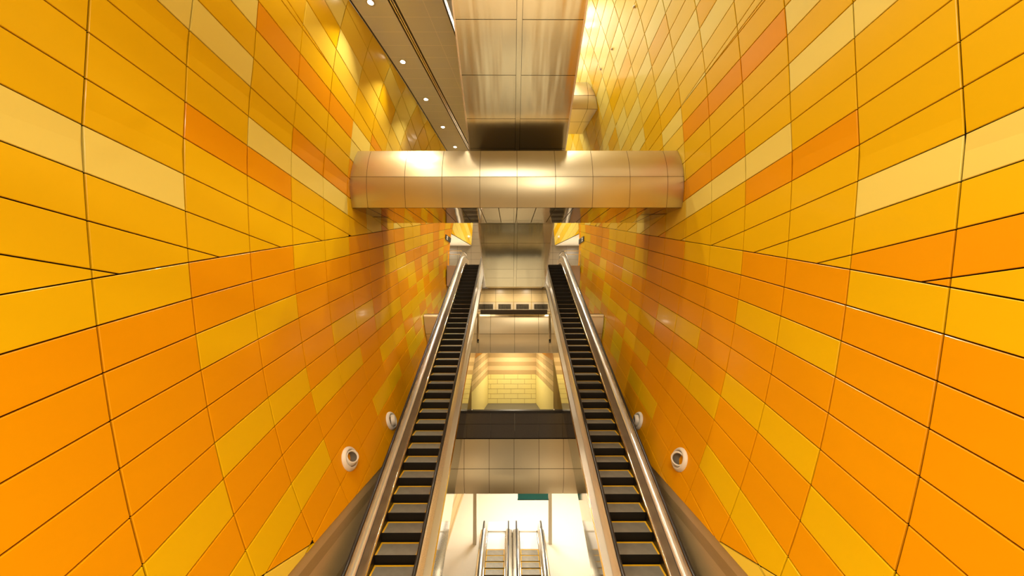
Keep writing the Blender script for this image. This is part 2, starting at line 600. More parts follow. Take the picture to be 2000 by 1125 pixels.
ZC = 8.42 * S
hx = .118                                    # the strip drifts to the right with depth
def CX(x0, d):
    return x0 + hx * (d - 9.27)
mb = MB()
xr0 = -1.98
xt0 = -3.55
cuts = [-2.0 + .565 * k for k in range(0, 40)]
for i in range(len(cuts) - 1):
    a, b = cuts[i], cuts[i + 1]
    g = .008
    for (l, r) in (('w', xt0 - .12), (xt0 + .12, -2.62), (-2.62, xr0)):
        def XX(v, d):
            return WX(-1, d, ZC) + .01 if v == 'w' else CX(v, d)
        # joints run square to the strip
        sk = .06
        mb.face([(XX(l, a) + g, a + g, ZC), (XX(r, a) - g, a + g, ZC), (XX(r, b) - g, b - g, ZC), (XX(l, b) + g, b - g, ZC)][::-1], 'ceiling')
for k in range(20):
    a, b = -2.0 + 1.1 * k, -2.0 + 1.1 * (k + 1)
    mb.face([(WX(-1, a, ZC), a, ZC + .002), (CX(xr0, a), a, ZC + .002), (CX(xr0, b), b, ZC + .002), (WX(-1, b, ZC), b, ZC + .002)][::-1], 'ceiling_joint')
    mb.face([(CX(xr0, a), a, ZC - .03), (CX(xr0, a), a, ZC + .2), (CX(xr0, b), b, ZC + .2), (CX(xr0, b), b, ZC - .03)][::-1], 'black')
    mb.face([(CX(xr0, a), a, ZC - .03), (CX(xr0, b), b, ZC - .03), (CX(xr0, b) - .045, b, ZC - .03), (CX(xr0, a) - .045, a, ZC - .03)], 'black')
    for w in ('left',):
        mb.face([(WX(-1, a, ZC), a, ZC - .004), (WX(-1, a, ZC) + .05, a, ZC - .004), (WX(-1, b, ZC) + .05, b, ZC - .004), (WX(-1, b, ZC), b, ZC - .004)][::-1], 'black')
ceil = mb.build('ceiling')
tag(ceil, kind='structure')
mb = MB()
a, b = -2.0, 20.0
for (o1, o2, m, dz) in ((-.115, -.05, 'black', .0), (-.05, -.02, 'bronze', -.012), (-.02, .02, 'black', .0), (.02, .05, 'bronze', -.012), (.05, .115, 'black', .0)):
    mb.face([(CX(xt0 + o1, a), a, ZC + dz), (CX(xt0 + o2, a), a, ZC + dz), (CX(xt0 + o2, b), b, ZC + dz), (CX(xt0 + o1, b), b, ZC + dz)][::-1], m)
mb.build('slot_diffuser', parent=ceil)
mb = MB()
for dd in (9.3, 11.0, 12.7):
    mb.box((CX(xr0, dd), dd, ZC + .05), (CX(xr0, dd) + .22, dd + .04, ZC + .09), 'skirt')
mb.build('bracket', parent=ceil)

def px(x, y):
    """direction (x/depth, z/depth) of a point measured in the photograph"""
    f, P = 636.0, radians(2.4)
    a, b = x - 998.0, 562.5 - y
    Y = f * cos(P) - b * sin(P)
    return a / Y, (f * sin(P) + b * cos(P)) / Y

lamp_xy = []
for (x, y) in ((724, 5), (787, 121), (832, 194), (865, 248), (889, 287)):
    u, v = px(x, y)
    lamp_xy.append((u * ZC / v, ZC / v))
# the row carries on over the eye
dx = (lamp_xy[1][0] - lamp_xy[0][0], lamp_xy[1][1] - lamp_xy[0][1])
hidden_lamps = [(lamp_xy[0][0] - dx[0] * k, lamp_xy[0][1] - dx[1] * k) for k in (1, 2, 3)]
lnames = ['ceiling downlight over the left wall, nearest and largest of the row, at the top edge', 'ceiling downlight second from the top of the row along the left wall',
          'middle ceiling downlight of the row of five along the left wall', 'fourth ceiling downlight down the row, above the left half of the steel beam',
          'smallest and farthest ceiling downlight, just showing above the steel cross beam']
def area_light(name, loc, rot, size, power, color=(1.0, .84, .62), shape='DISK', spread=None, size_y=None):
    l = bpy.data.lights.new(name, 'AREA')
    l.shape = shape
    l.size = size
    if size_y:
        l.size_y = size_y
    l.energy = power
    l.color = color
    if spread:
        l.spread = spread
    o = bpy.data.objects.new(name, l)
    COL.objects.link(o)
    o.location = Vector(loc) + G
    o.rotation_euler = rot
    return o
def downlight(x, y, z, label, group, r=.085, power=130, name='ceiling_downlight'):
    t = thing(name, (x, y, z), label, 'ceiling light', group)
    fr = (Vector((x, y, z)), Vector((1, 0, 0)), Vector((0, 1, 0)), Vector((0, 0, -1)))
    m = MB()
    m.lathe([(r * 1.0, .0), (r * 1.0, .02), (r * 1.45, .014), (r * 1.5, .0)], 'lamp_ring', fr, 20)
    m.build('trim_ring', parent=t)
    m = MB()
    m.lathe([(.001, .016), (r * .6, .014), (r, .006)], 'lamp_lens', fr, 20)
    m.build('lens', parent=t)
    area_light('lamp_' + name, (x, y, z - .06), (0, 0, 0), r * 1.6, power, spread=radians(88))
    return t
POWER = 1.0
for i, (x, y) in enumerate(lamp_xy):
    downlight(x, y, ZC, lnames[i], 'downlights along the left wall', power=72 * POWER)
for (x, y) in hidden_lamps:
    area_light('lamp_over_eye', (x, y, ZC - .06), (0, 0, 0), .14, 60 * POWER)

# ------------------------------------------------------------------ cross beams
def beam(name, label, group, rows, xs, xs_soffit, soffit, back, skew=0.0, sides=True, wall=True, notch=None):
    """rows: list of profile point lists (d, z) from the top down, a joint between two rows; xs: joints in x."""
    base = rows[-1][-1]
    t = thing(name, (0.2, base[0], base[1]), label, 'beam', group)
    def ex(side, d, z):
        return WX(side, d, z) - side * .012
    def pt(x, d, z):
        if x == 'L': x = ex(-1, d, z)
        if x == 'R': x = ex(1, d, z)
        return Vector((x, d + skew * x, z))
    def panel(mbx, xa, xb, prof, m, g=.008):
        n = len(prof)
        q = [[pt(xa, d, z) + Vector((g if xa != 'L' else 0, 0, 0)) for d, z in prof], [pt(xb, d, z) - Vector((g if xb != 'R' else 0, 0, 0)) for d, z in prof]]
        # pull the two ends in for the joint
        for r in q:
            a, b = (r[1] - r[0]).normalized() * g, (r[-1] - r[-2]).normalized() * g
            r[0] = r[0] + a
            r[-1] = r[-1] - b
        mbx.grid([q[0], q[1]], m, smooth=True)
    m1 = MB()
    allx = ['L'] + list(xs) + ['R']
    for prof in rows:
        for i in range(len(allx) - 1):
            panel(m1, allx[i], allx[i + 1], prof, 'steel')
    m1.build('face_cladding', parent=t)
    m2 = MB()
    sx = ['L'] + list(xs_soffit) + ['R']
    for i in range(len(sx) - 1):
        panel(m2, sx[i], sx[i + 1], soffit, 'beam_soffit', .013)
    m2.build('soffit_cladding', parent=t)
    m3 = MB()
    ring = [p for r in rows for p in r] + soffit + back
    cx = sum(p[0] for p in ring) / len(ring)
    cz = sum(p[1] for p in ring) / len(ring)
    inner = [(d + (cx - d) * .016, z + (cz - z) * .016) for d, z in ring]
    L = [pt('L', d, z) for d, z in inner]
    R = [pt('R', d, z) for d, z in inner]
    m3.grid([L, R], 'dust' if name == 'cross_beam' and skew else 'gap', smooth=False, close_u=True)
    m3.face(L, 'steel')
    m3.face(R[::-1], 'steel')
    m3.build('core', parent=t)
    return t

s_ = S
def arc(p0, p1, bulge, n=6):
    """points from p0 to p1 bowing outwards (towards the eye) by bulge"""
    r = []
    dx_, dz_ = p1[0] - p0[0], p1[1] - p0[1]
    l = sqrt(dx_ * dx_ + dz_ * dz_)
    nx, nz = dz_ / l, -dx_ / l
    if nx > 0: nx, nz = -nx, -nz
    for i in range(n + 1):
        t = i / n
        k = 4 * t * (1 - t) * bulge
        r.append((p0[0] + dx_ * t + nx * k, p0[1] + dz_ * t + nz * k))
    return r

def xat(xpix, ypix, d):
    return px(xpix, ypix)[0] * d

# main beam
bt = [(x, 343) for x in (715.5, 790, 863, 937, 1010, 1085, 1158, 1230.6, 1304)]
xs1 = [xat(x, y, 10.02 * s_) for x, y in bt]
xs1s = []
for i in range(len(xs1) - 1):
    xs1s += [xs1[i], (xs1[i] + xs1[i + 1]) / 2]
xs1s += [xs1[-1]]
r1 = [arc((10.32 * s_, 4.87 * s_), (10.02 * s_, 3.90 * s_), .06 * s_),
      arc((10.02 * s_, 3.90 * s_), (10.16 * s_, 2.955 * s_), .035 * s_)]
beam('cross_beam', 'wide champagne steel beam with rounded face crossing the whole shaft above the escalators', 'steel beams across the shaft',
     r1, xs1, xs1s, [(10.16 * s_, 2.955 * s_), (12.9 * s_, 3.14 * s_)], [(12.9 * s_, 4.0 * s_), (11.6 * s_, 4.9 * s_), (10.5 * s_, 4.92 * s_)], skew=-.0055)

# the high one, of which only the right end shows beside the inclined truss
xs3 = [xat(1149, 200, 15.9 * s_) - 1.23 * k for k in range(3, -1, -1)]
u_, v_ = px(1167, 212)
r3 = [[(17.6 * s_, 11.45 * s_), (16.6 * s_, 11.4 * s_)] + arc((16.25 * s_, 11.25 * s_), (15.92 * s_, 10.35 * s_), .06),
      arc((15.92 * s_, 10.35 * s_), (16.1 * s_, 9.75 * s_), .04)]
def high_beam():
    t = thing('cross_beam', (3.0, 16.5 * s_, 9.75 * s_), 'high steel beam whose rounded right end shows beside the inclined truss at the right wall', 'beam', 'steel beams across the shaft')
    def pt(x, d, z):
        return Vector((WX(1, d, z) - .02 if x == 'R' else x, d, z))
    m1 = MB()
    allx = [-1.0] + xs3 + ['R']
    for prof in r3:
        for i in range(len(allx) - 1):
            q = [[pt(allx[i], *p) + Vector((.008, 0, 0)) for p in prof], [pt(allx[i + 1], *p) - Vector((.008 if allx[i + 1] != 'R' else 0, 0, 0)) for p in prof]]
            for r in q:
                r[-1] = r[-1] + Vector((0, 0, .012))
                r[0] = r[0] - Vector((0, 0, .012))
            m1.grid(q, 'steel')
    m1.build('face_cladding', parent=t)
    m2 = MB()
    so = [(16.1 * s_, 9.75 * s_), (17.45 * s_, 9.85 * s_), (18.95 * s_, 9.95 * s_)]
    for k in range(2):
        for i in range(len(allx) - 1):
            p, q = so[k], so[k + 1]
            m2.face([pt(allx[i], p[0] + .012, p[1]) + Vector((.008, 0, 0)), pt(allx[i + 1], p[0] + .012, p[1]) - Vector((.008, 0, 0)), pt(allx[i + 1], q[0] - .012, q[1]) - Vector((.008, 0, 0)), pt(allx[i], q[0] - .012, q[1]) + Vector((.008, 0, 0))], 'steel')
    m2.build('soffit_cladding', parent=t)
    m3 = MB()
    ring = [p for r in r3 for p in r] + so + [(18.95 * s_, 11.0 * s_)]
    cx = sum(p[0] for p in ring) / len(ring); cz = sum(p[1] for p in ring) / len(ring)
    inner = [(d + (cx - d) * .016, z + (cz - z) * .016) for d, z in ring]
    L = [pt(-1.0, *p) for p in inner]; R = [pt('R', *p) - Vector((.02, 0, 0)) for p in inner]
    m3.grid([L, R], 'gap', smooth=False, close_u=True)
    m3.face(L, 'steel'); m3.face(R[::-1], 'steel')
    m3.build('core', parent=t)
high_beam()

# the middle one passes under the escalators and is notched round them
def middle_beam():
    dF = 17.2
    zt, zm, zb = -.645, -1.69, -2.71
    t = thing('cross_beam', (AX, dF, zb), 'low steel beam of two panel rows crossing under the escalators above the yellow corridor', 'beam', 'steel beams across the shaft')
    sp = 47 / 639 * dF
    xc = xat(1005, 652, dF)
    m1, m3 = MB(), MB()
    prof_u = [(dF + .35, zt)] + arc((dF + .12, zt - .05), (dF - .04, zm), .03)
    prof_l = arc((dF - .04, zm), (dF + .05, zb), .03)
    secs = [('L', AX - 3.86, True), (AX - 3.86, AX - 1.84, False), (AX - 1.84, AX + 1.84, True), (AX + 1.84, AX + 3.86, False), (AX + 3.86, 'R', True)]
    joints = [xc + sp * k for k in range(-4, 5)]
    def E(v, d, z):
        if v == 'L': return WX(-1, d, z) + .02
        if v == 'R': return WX(1, d, z) - .02
        return v
    for (a, b, full) in secs:
        lo = -1e9 if a == 'L' else a
        hi = 1e9 if b == 'R' else b
        xs = [a] + [j for j in joints if lo + .15 < j < hi - .15 and (a != 'L' or j > -4.2) and (b != 'R' or j < 4.5)] + [b]
        for prof, ok in ((prof_u, full), (prof_l, True)):
            if not ok:
                continue
            pr = prof
            if not full:
                pr = [(d, min(z, -2.06)) for d, z in prof if z < -1.9]
                pr = [(pr[0][0], -2.06)] + pr
            for i in range(len(xs) - 1):
                q = [[Vector((E(xs[i], *p) + .007, p[0], p[1])) for p in pr], [Vector((E(xs[i + 1], *p) - .007, p[0], p[1])) for p in pr]]
                for r in q:
                    r[-1] = r[-1] + Vector((0, 0, .008)); r[0] = r[0] - Vector((0, 0, .008))
                m1.grid(q, 'steel')
        top = zt if full else -2.06
        ring = [(dF + .07, zb + .02), (dF + .95, zb + .02), (dF + .95, top - .02), (dF + .2, top - .02), (dF + .03, min(zm, top - .03))]
        L = [Vector((E(a, *p) + .004, *p)) for p in ring]
        R = [Vector((E(b, *p) - .004, *p)) for p in ring]
        m3.grid([L, R], 'gap', smooth=False, close_u=True)
        m3.face(L, 'steel'); m3.face(R[::-1], 'steel')
    m1.build('face_cladding', parent=t)
    m3.build('core', parent=t)
    m4 = MB()
    m4.box((AX - 1.80, dF + .36, zt - .01), (AX + 1.80, dF + .46, zt + .21), 'granite')
    m4.build('upstand', parent=t)
middle_beam()

# the lowest one is the edge of the mezzanine floor
def floor_beam():
    dF = 16.0
    t = thing('cross_beam', (AX, dF, -9.4), 'lowest steel fascia of ten panels under the dark granite parapet, above the bright hall', 'beam', 'steel beams across the shaft')
    m1, m3 = MB(), MB()
    xs = [-3.4, xat(906.4, 900, dF) - 1.2, xat(906.4, 900, dF), xat(955.3, 900, dF), xat(1004, 900, dF), xat(1052.8, 900, dF), xat(1101, 900, dF), xat(1101, 900, dF) + 1.2, 3.75]
    xs[1] = xs[2] - 1.2
    p1 = arc((dF + .04, -6.63), (dF, -8.03), .02)
    p2 = arc((dF, -8.03), (dF + .34, -9.40), .09)
    for prof in (p1, p2):
        for i in range(len(xs) - 1):
            q = [[Vector((xs[i] + .008, *p)) for p in prof], [Vector((xs[i + 1] - .008, *p)) for p in prof]]
            for r in q:
                r[-1] = r[-1] + Vector((0, 0, .01)); r[0] = r[0] - Vector((0, 0, .01))
            m1.grid(q, 'steel')
    m1.build('face_cladding', parent=t)
    ring = [(dF + .06, -6.63), (dF + .02, -8.03), (dF + .12, -8.8), (dF + .36, -9.38), (dF + 1.0, -9.38), (dF + 1.0, -6.65)]
    L = [Vector((xs[0], *p)) for p in ring]; R = [Vector((xs[-1], *p)) for p in ring]
    m3.grid([L, R], 'gap', smooth=False, close_u=True)
    m3.face(L, 'steel'); m3.face(R[::-1], 'steel')
    m3.build('core', parent=t)
floor_beam()

# ------------------------------------------------------------------ mezzanine: parapet, corridor
def parapet():
    t = thing('parapet', (AX, 16.1, -6.61), 'dark polished granite parapet of two courses on the steel fascia before the corridor', 'parapet')
    m = MB()
    y = 16.06
    for (a, b) in ((-6.60, -5.94), (-5.925, -5.42)):
        for i in range(6):
            x0, x1 = -3.3 + 1.16 * i, -3.3 + 1.16 * (i + 1)
            m.box((x0 + .003, y, a), (x1 - .003, y + .14, b), 'granite')
    m.build('stone_course', parent=t)
    m = MB()
    m.box((-3.3, y - .03, -5.41), (3.66, y + .17, -5.29), 'black')
    m.build('coping', parent=t)
    for x in (-1.92, 2.07):
        m = MB()
        m.box((x, y + .02, -5.29), (x + .05, y + .07, -5.22), 'chrome')
        m.build('clip', parent=t)
parapet()

DC0, DC1 = 17.25, 21.45
XC0, XC1 = (-2.06, 2.22), (-1.50, 1.63)
ZF = -6.61
mb = MB()
mb.box((-3.4, 17.05, ZF - .25), (3.75, 24.0, ZF), 'granite_floor')
tag(mb.build('floor_corridor'), kind='structure')
def corridor_side(side):
    i = 0 if side < 0 else 1
    m = MB()
    def P(d, z):
        s = (d - DC0) / (DC1 - DC0)
        return Vector((XC0[i] + (XC1[i] - XC0[i]) * s, d, z))
    zs = [(-6.61, -4.73, 'yellow_wall')]
    z = -4.73
    for k, nm in enumerate(('stripe_dark', 'stripe_light', 'stripe_dark', 'stripe_light', 'stripe_dark', 'stripe_light')):
        zs.append((z, z + .27, nm))
        z += .27
    zs.append((z, -2.74, 'orange'))
    for a, b, nm in zs:
        if nm in ('orange',):
            n = 3
        elif nm == 'yellow_wall':
            n = 1
        else:
            n = 6
        for k in range(n):
            da, db = DC0 + (DC1 - DC0) * k / n, DC0 + (DC1 - DC0) * (k + 1) / n
            g = .004
            q = [P(da + g, a + g), P(db - g, a + g), P(db - g, b - g), P(da + g, b - g)]
            m.face(q if side < 0 else q[::-1], nm)
    q = [P(DC0, ZF), P(DC1, ZF), P(DC1, -2.74), P(DC0, -2.74)]
    off = Vector((side * .01, 0, 0))
    q = [p + off for p in q]
    m.face(q if side < 0 else q[::-1], 'gap')
    # front return running to the shaft wall
    xo = -3.4 if side < 0 else 3.75
    a, b = P(DC0, ZF), P(DC0, -2.74)
    m.face([a, b, Vector((xo, DC0, -2.74)), Vector((xo, DC0, ZF))], 'yellow_wall')
    tag(m.build('wall_corridor_left' if side < 0 else 'wall_corridor_right'), kind='structure')
corridor_side(-1)
corridor_side(1)
m = MB()
yb = DC1 + .005
z = -6.61
for k in range(6):
    h = .313
    for i in range(-3, 4):
        x0 = i * .88 + (.44 if k % 2 else 0)
        x1 = x0 + .88
        a, b = max(x0, -1.5), min(x1, 1.63)
        if b - a > .02:
            m.face([(a + .010, yb, z + .010), (b - .010, yb, z + .010), (b - .010, yb, z + h - .010), (a + .010, yb, z + h - .010)], 'yellow_wall')
    z += h
for k, nm in enumerate(('stripe_dark', 'stripe_light', 'stripe_dark', 'stripe_light', 'stripe_dark', 'stripe_light', 'stripe_light')):
    m.face([(-1.5, yb, z), (1.63, yb, z), (1.63, yb, z + .27), (-1.5, yb, z + .27)], nm)
    z += .27
m.face([(-1.5, yb + .01, ZF), (1.63, yb + .01, ZF), (1.63, yb + .01, z), (-1.5, yb + .01, z)], 'stripe_dark')
tag(m.build('wall_corridor_end'), kind='structure')
m = MB()
m.face([(-3.4, 18.2, -2.76), (-3.4, 22.1, -2.76), (3.75, 22.1, -2.76), (3.75, 18.2, -2.76)], 'white')
tag(m.build('ceiling_corridor'), kind='structure')

# ------------------------------------------------------------------ inclined truss: the underside of another flight coming down the middle
def truss():
    w = 1.75
    xc = .233
    A = [(1.5, .895 + .624 * 18.0), (19.5, .895), (22.15, .895)]
    t = thing('hanging_truss', (xc, 19.5, .895), 'broad polished steel underside of an escalator flight sloping down the centre of the shaft', 'escalator truss')  # slopes down to rest at the landing, not hung
    m = MB()
    sl = .624
    ys = []
    for yy in (38, 147, 232, 290, 437, 475, 526, 543):
        u, v = px(1005, yy)
        # z = .895 + sl*(19.5-d) and z = v*d
        ys.append((.895 + sl * 19.5) / (v + sl))
    ys = sorted([1.5, 3.4, 5.4, 7.4] + ys + [19.5])
    def Z(d):
        return .895 + max(0, 19.5 - d) * sl
    n = len(ys)
    for i in range(n - 1):
        for (a, b) in ((-w, -.085), (.085, w)):
            g = .006
            p, q = ys[i] + g, ys[i + 1] - g
            r = 6
            rows = []
            for k in range(r + 1):
                d = p + (q - p) * k / r
                rows.append([Vector((xc + a + (b - a) * j / 6, d, Z(d))) for j in range(7)])
            m.grid([list(x) for x in rows], 'soffit_steel')
    m.build('soffit_cladding', parent=t)
    m = MB()
    m.face([(xc - .075, 1.5, Z(1.5) + .0), (xc + .075, 1.5, Z(1.5)), (xc + .075, 19.5, Z(19.5)), (xc - .075, 19.5, Z(19.5))], 'soffit_steel')
    m.build('centre_strip', parent=t)
    m = MB()
    H = 1.35
    pr = [(1.5, Z(1.5) + .02), (19.5, .915), (22.15, .915), (22.15, 1.75), (20.2, 1.75), (1.5, Z(1.5) + H)]
    for s in (-1, 1):
        x = xc + s * (w + .015)
        q = [Vector((x, *p)) for p in pr]
        m.face(q if s > 0 else q[::-1], 'steel')
    q0 = [Vector((xc - w - .015, *p)) for p in pr]
    q1 = [Vector((xc + w + .015, *p)) for p in pr]
    m.grid([q0, q1], 'gap', smooth=False, close_u=True)
    m.face([(xc - w, 19.5, .895), (xc + w, 19.5, .895), (xc + w, 22.15, .895), (xc - w, 22.15, .895)], 'steel')
    m.build('side_cladding', parent=t)
    for s in (-1, 1):
        m = MB()
        a, b = xc + s * (w - .0), xc + s * (w + .05)
        x0, x1 = min(a, b), max(a, b)
        m.face([(x0, 1.5, Z(1.5) - .012), (x1, 1.5, Z(1.5) - .012), (x1, 19.5, Z(19.5) - .012), (x0, 19.5, Z(19.5) - .012)], 'bronze')
        m.face([(x0, 1.5, Z(1.5) - .012), (x0, 19.5, Z(19.5) - .012), (x0, 19.5, Z(19.5) + .05), (x0, 1.5, Z(1.5) + .05)], 'bronze')
        m.face([(x1, 1.5, Z(1.5) - .012), (x1, 19.5, Z(19.5) - .012), (x1, 19.5, Z(19.5) + .05), (x1, 1.5, Z(1.5) + .05)], 'bronze')
        m.build('edge_trim', parent=t)
truss()

# ------------------------------------------------------------------ escalators
TAN = tan(radians(30))
def make_path(h0, zb, zt, rb, rt):
    """height of the step noses along depth: flat, curve, 30 degree incline, curve, flat"""
    da, db = (zb + h0) / TAN, (zt + h0) / TAN
    ta, tb = rb * tan(radians(15)), rt * tan(radians(15))
    def Z(d):
        if d <= da - ta: return zb
        if d < da + ta * cos(radians(30)):
            k = min(1, (d - (da - ta)) / rb)
            return zb + rb - sqrt(max(0, rb * rb - (d - (da - ta)) ** 2))
        if d <= db - tb * cos(radians(30)): return -h0 + TAN * d
        if d < db + tb:
            return zt - rt + sqrt(max(0, rt * rt - (db + tb - d) ** 2))
        return zt
    return Z, da, db

def escalator(name, cx, h0, zb, zt, d_start, d_end, d_steps, phase, label, group, clad=.95, depth=1.35, rt=2.6, rb=2.0, glass=False, top_plate='steel'):
    Z, da, db = make_path(h0, zb, zt, rb, rt)
    t = thing(name, (cx, (d_start + d_end) / 2, zb), label, 'escalator', group)
    ds = [d_start]
    for a, b, n in ((da - rb * .27, da + rb * .27, 8), (db - rt * .27, db + rt * .27, 10)):
        ds += [a + (b - a) * k / n for k in range(n + 1)]
    ds = sorted([d for d in ds if d_start <= d <= d_end] + [d_end])
    def sweep(m, prof, mat_, closed=False, smooth=False, d0=None, d1=None, side=1):
        dd = [d for d in ds if (d0 is None or d > d0) and (d1 is None or d < d1)]
        if d0 is not None: dd = [d0] + dd
        if d1 is not None: dd = dd + [d1]
        rows = [[Vector((cx + side * u, d, Z(d) + v)) for u, v in prof] for d in dd]
        m.grid(rows, mat_, smooth=smooth, close_u=closed)
        if closed:
            m.face(rows[0][::-1], mat_)
            m.face(rows[-1], mat_)
    # truss cladding
    m = MB()
    for s in (-1, 1):
        sweep(m, [(clad, .12), (clad, -depth)], 'mirror', side=s)
    sweep(m, [(-clad, -depth), (clad, -depth)], 'mirror')
    for d in (d_start, d_end):
        m.face([(cx - clad, d, Z(d) - depth), (cx + clad, d, Z(d) - depth), (cx + clad, d, Z(d) + .1), (cx - clad, d, Z(d) + .1)], 'mirror')
    m.build('truss_cladding', parent=t)
    # the dark bed under the steps
    m = MB()
    sweep(m, [(-.52, -.42), (.52, -.42)], 'riser')
    m.build('step_bed', parent=t)
    for s in (-1, 1):
        m = MB()
        sweep(m, [(.507, -.42), (.507, .085)], 'skirt', side=s)
        sweep(m, [(.507, .085), (.525, .115), (.55, .115)], 'chrome', side=s, smooth=True)
        m.build('skirt_panel', parent=t)
        m = MB()
        sweep(m, [(.55, .10), (.558, .14), (.566, .25), (.598, .53)], 'band', side=s)
        sweep(m, [(.598, .53), (.603, .545)], 'skirt', side=s)
        m.build('inner_decking', parent=t)
        m = MB()
        sweep(m, [(.745, .205), (.76, .21), (clad - .03, .165), (clad, .15), (clad, .12)], 'bronze', side=s)
        sweep(m, [(clad - .03, .168), (clad + .004, .152), (clad + .004, .115)], 'chrome', side=s)
        m.build('outer_decking', parent=t)
        # solid balustrade panel with rounded newel ends
        m = MB()
        e0, e1 = d_start + .55, d_end - .55
        sweep(m, [(.604, .19), (.604, .545), (.612, .57), (.635, .595), (.665, .61), (.698, .617), (.70, .86), (.74, .86), (.752, .19)], 'brushed', closed=True, d0=e0, d1=e1, side=s)
        for dd, sg in ((e0, -1), (e1, 1)):
            zc_, r = Z(dd) + .525, .335
            ring = [(dd + sg * r * 1.15 * cos(a), zc_ + r * sin(a)) for a in [pi / 2 - pi * k / 14 for k in range(15)]]
            for u in (.683, .746):
                m.face([Vector((cx + s * u, *p)) for p in ring], 'brushed')
            m.grid([[Vector((cx + s * .683, *p)) for p in ring], [Vector((cx + s * .746, *p)) for p in ring]], 'chrome')
        b_ = m.build('balustrade_panel', parent=t)
        # handrail guide and rubber handrail
        hp = []
        for dd in [e0] + [d for d in ds if e0 < d < e1] + [e1]:
            hp.append((dd, Z(dd) + .93))
        def ends(off):
            P = []
            for a in [-pi / 2 + pi * k / 12 for k in range(12)]:
                P.append((e0 - (.40 + off) * cos(a), Z(e0) + .525 + (.405 + off) * sin(a)))
            P += [(d, z + off) for d, z in hp]
            for a in [pi / 2 - pi * k / 12 for k in range(1, 13)]:
                P.append((e1 + (.40 + off) * cos(a), Z(e1) + .525 + (.405 + off) * sin(a)))
            return P
        def rail(m, prof, off, mat_):
            P = ends(off)
            rows = []
            for i, p in enumerate(P):
                a, b = P[max(0, i - 1)], P[min(len(P) - 1, i + 1)]
                tx, tz = b[0] - a[0], b[1] - a[1]
                l = sqrt(tx * tx + tz * tz) or 1
                nx, nz = -tz / l, tx / l
                rows.append([Vector((cx + s * (.716 + u), p[0] + nx * v, p[1] + nz * v)) for u, v in prof])
            m.grid(rows, mat_, close_u=True)
            m.face(rows[0][::-1], mat_)
            m.face(rows[-1], mat_)
        m = MB()
        rail(m, [(.041 * cos(2 * pi * k / 12), .024 * sin(2 * pi * k / 12)) for k in range(12)], 0.02, 'rubber')
        hr = m.build('handrail', parent=t)
        m = MB()
        rail(m, [(-.034, -.045), (.034, -.045), (.034, -.004), (-.034, -.004)], 0.0, 'chrome')
        g_ = m.build('handrail_guide', parent=hr)
    # landing plates with the comb
    for a, b, zz in ((d_start, d_steps[0], zb), (d_steps[1], d_end, zt)):
        m = MB()
        m.box((cx - .505, a, zz - .03), (cx + .505, b, zz + .004), top_plate)
        lp = m.build('landing_plate', parent=t)
        m = MB()
        e = a if a > d_start + .01 else b
        sgn = 1 if e == a else -1
        m.box((cx - .50, min(e, e + sgn * .16), zz + .004), (cx + .50, max(e, e + sgn * .16), zz + .012), 'chrome' if top_plate == 'steel' else 'white_plate')
        m.build('comb_plate', parent=lp)
    # one step, then copies
    def step_mesh():
        m = MB()
        m.box((-.5, 0.0, -.035), (.5, .40, 0), 'tread')
        pr = [(0, -.002), (-.004, -.03), (.012, -.10), (.03, -.20), (.05, -.30)]
        m.grid([[Vector((-.5, *p)) for p in pr], [Vector((.5, *p)) for p in pr]], 'riser')
        return m
    def edge_mesh():
        m = MB()
        m.box((-.5, .355, 0), (.5, .40, .003), 'yellow')
        m.box((-.5, .0, 0), (-.455, .355, .003), 'yellow')
        m.box((.455, .0, 0), (.5, .355, .003), 'yellow')
        return m
    proto = pe = None
    d = phase
    while d > d_steps[0]: d -= .4
    d += .4
    k = 0
    while d < d_steps[1] - .05:
        z = Z(d)
        loc = Vector((cx, d, z)) - ORG[t.name]
        if proto is None:
            ORG['_tmp'] = Vector((0, 0, 0))
            m = step_mesh()
            proto = m.build('step', org=(0, 0, 0))
            proto.parent = t
            e = edge_mesh().build('yellow_edge', org=(0, 0, 0))
            e.parent = proto
            e.location = (0, 0, 0)
            proto.location = loc
            pe = e
        else:
            c = proto.copy()
            COL.objects.link(c)
            c.parent = t
            c.location = loc
            e = pe.copy()
            COL.objects.link(e)
            e.parent = c
        d += .4
        k += 1
    return t

EC = 2.84
le = escalator('escalator', AX - EC, 10.47, -6.61, 2.66, 4.4, 25.2, (5.2, 23.75), 7.88,
               'long steel escalator with dark steps on the left, climbing along the left orange wall', 'long escalators')
re_ = copy_tree(le)
re_.location = le.location + Vector((2 * EC, 0, 0))
tag(re_, 'long steel escalator with dark steps on the right, climbing along the right orange wall')

# the pair in the bright hall below
zt2 = -13.81
h2 = 5.27 + 17.35 * TAN - .0 + 8.54
h2 = -zt2 + 15.2 * TAN
sl_ = escalator('escalator', -.86, h2, -18.2, zt2, 8.0, 20.1, (9.0, 18.77), 18.77,
                'small bright escalator in the white hall below, left one of the pair', 'escalators in the hall below', clad=.925, depth=1.1, rt=13.0, top_plate='white_plate')
sr_ = copy_tree(sl_)
sr_.location = sl_.location + Vector((1.89, 0, 0))
tag(sr_, 'small bright escalator in the white hall below, right one of the pair')

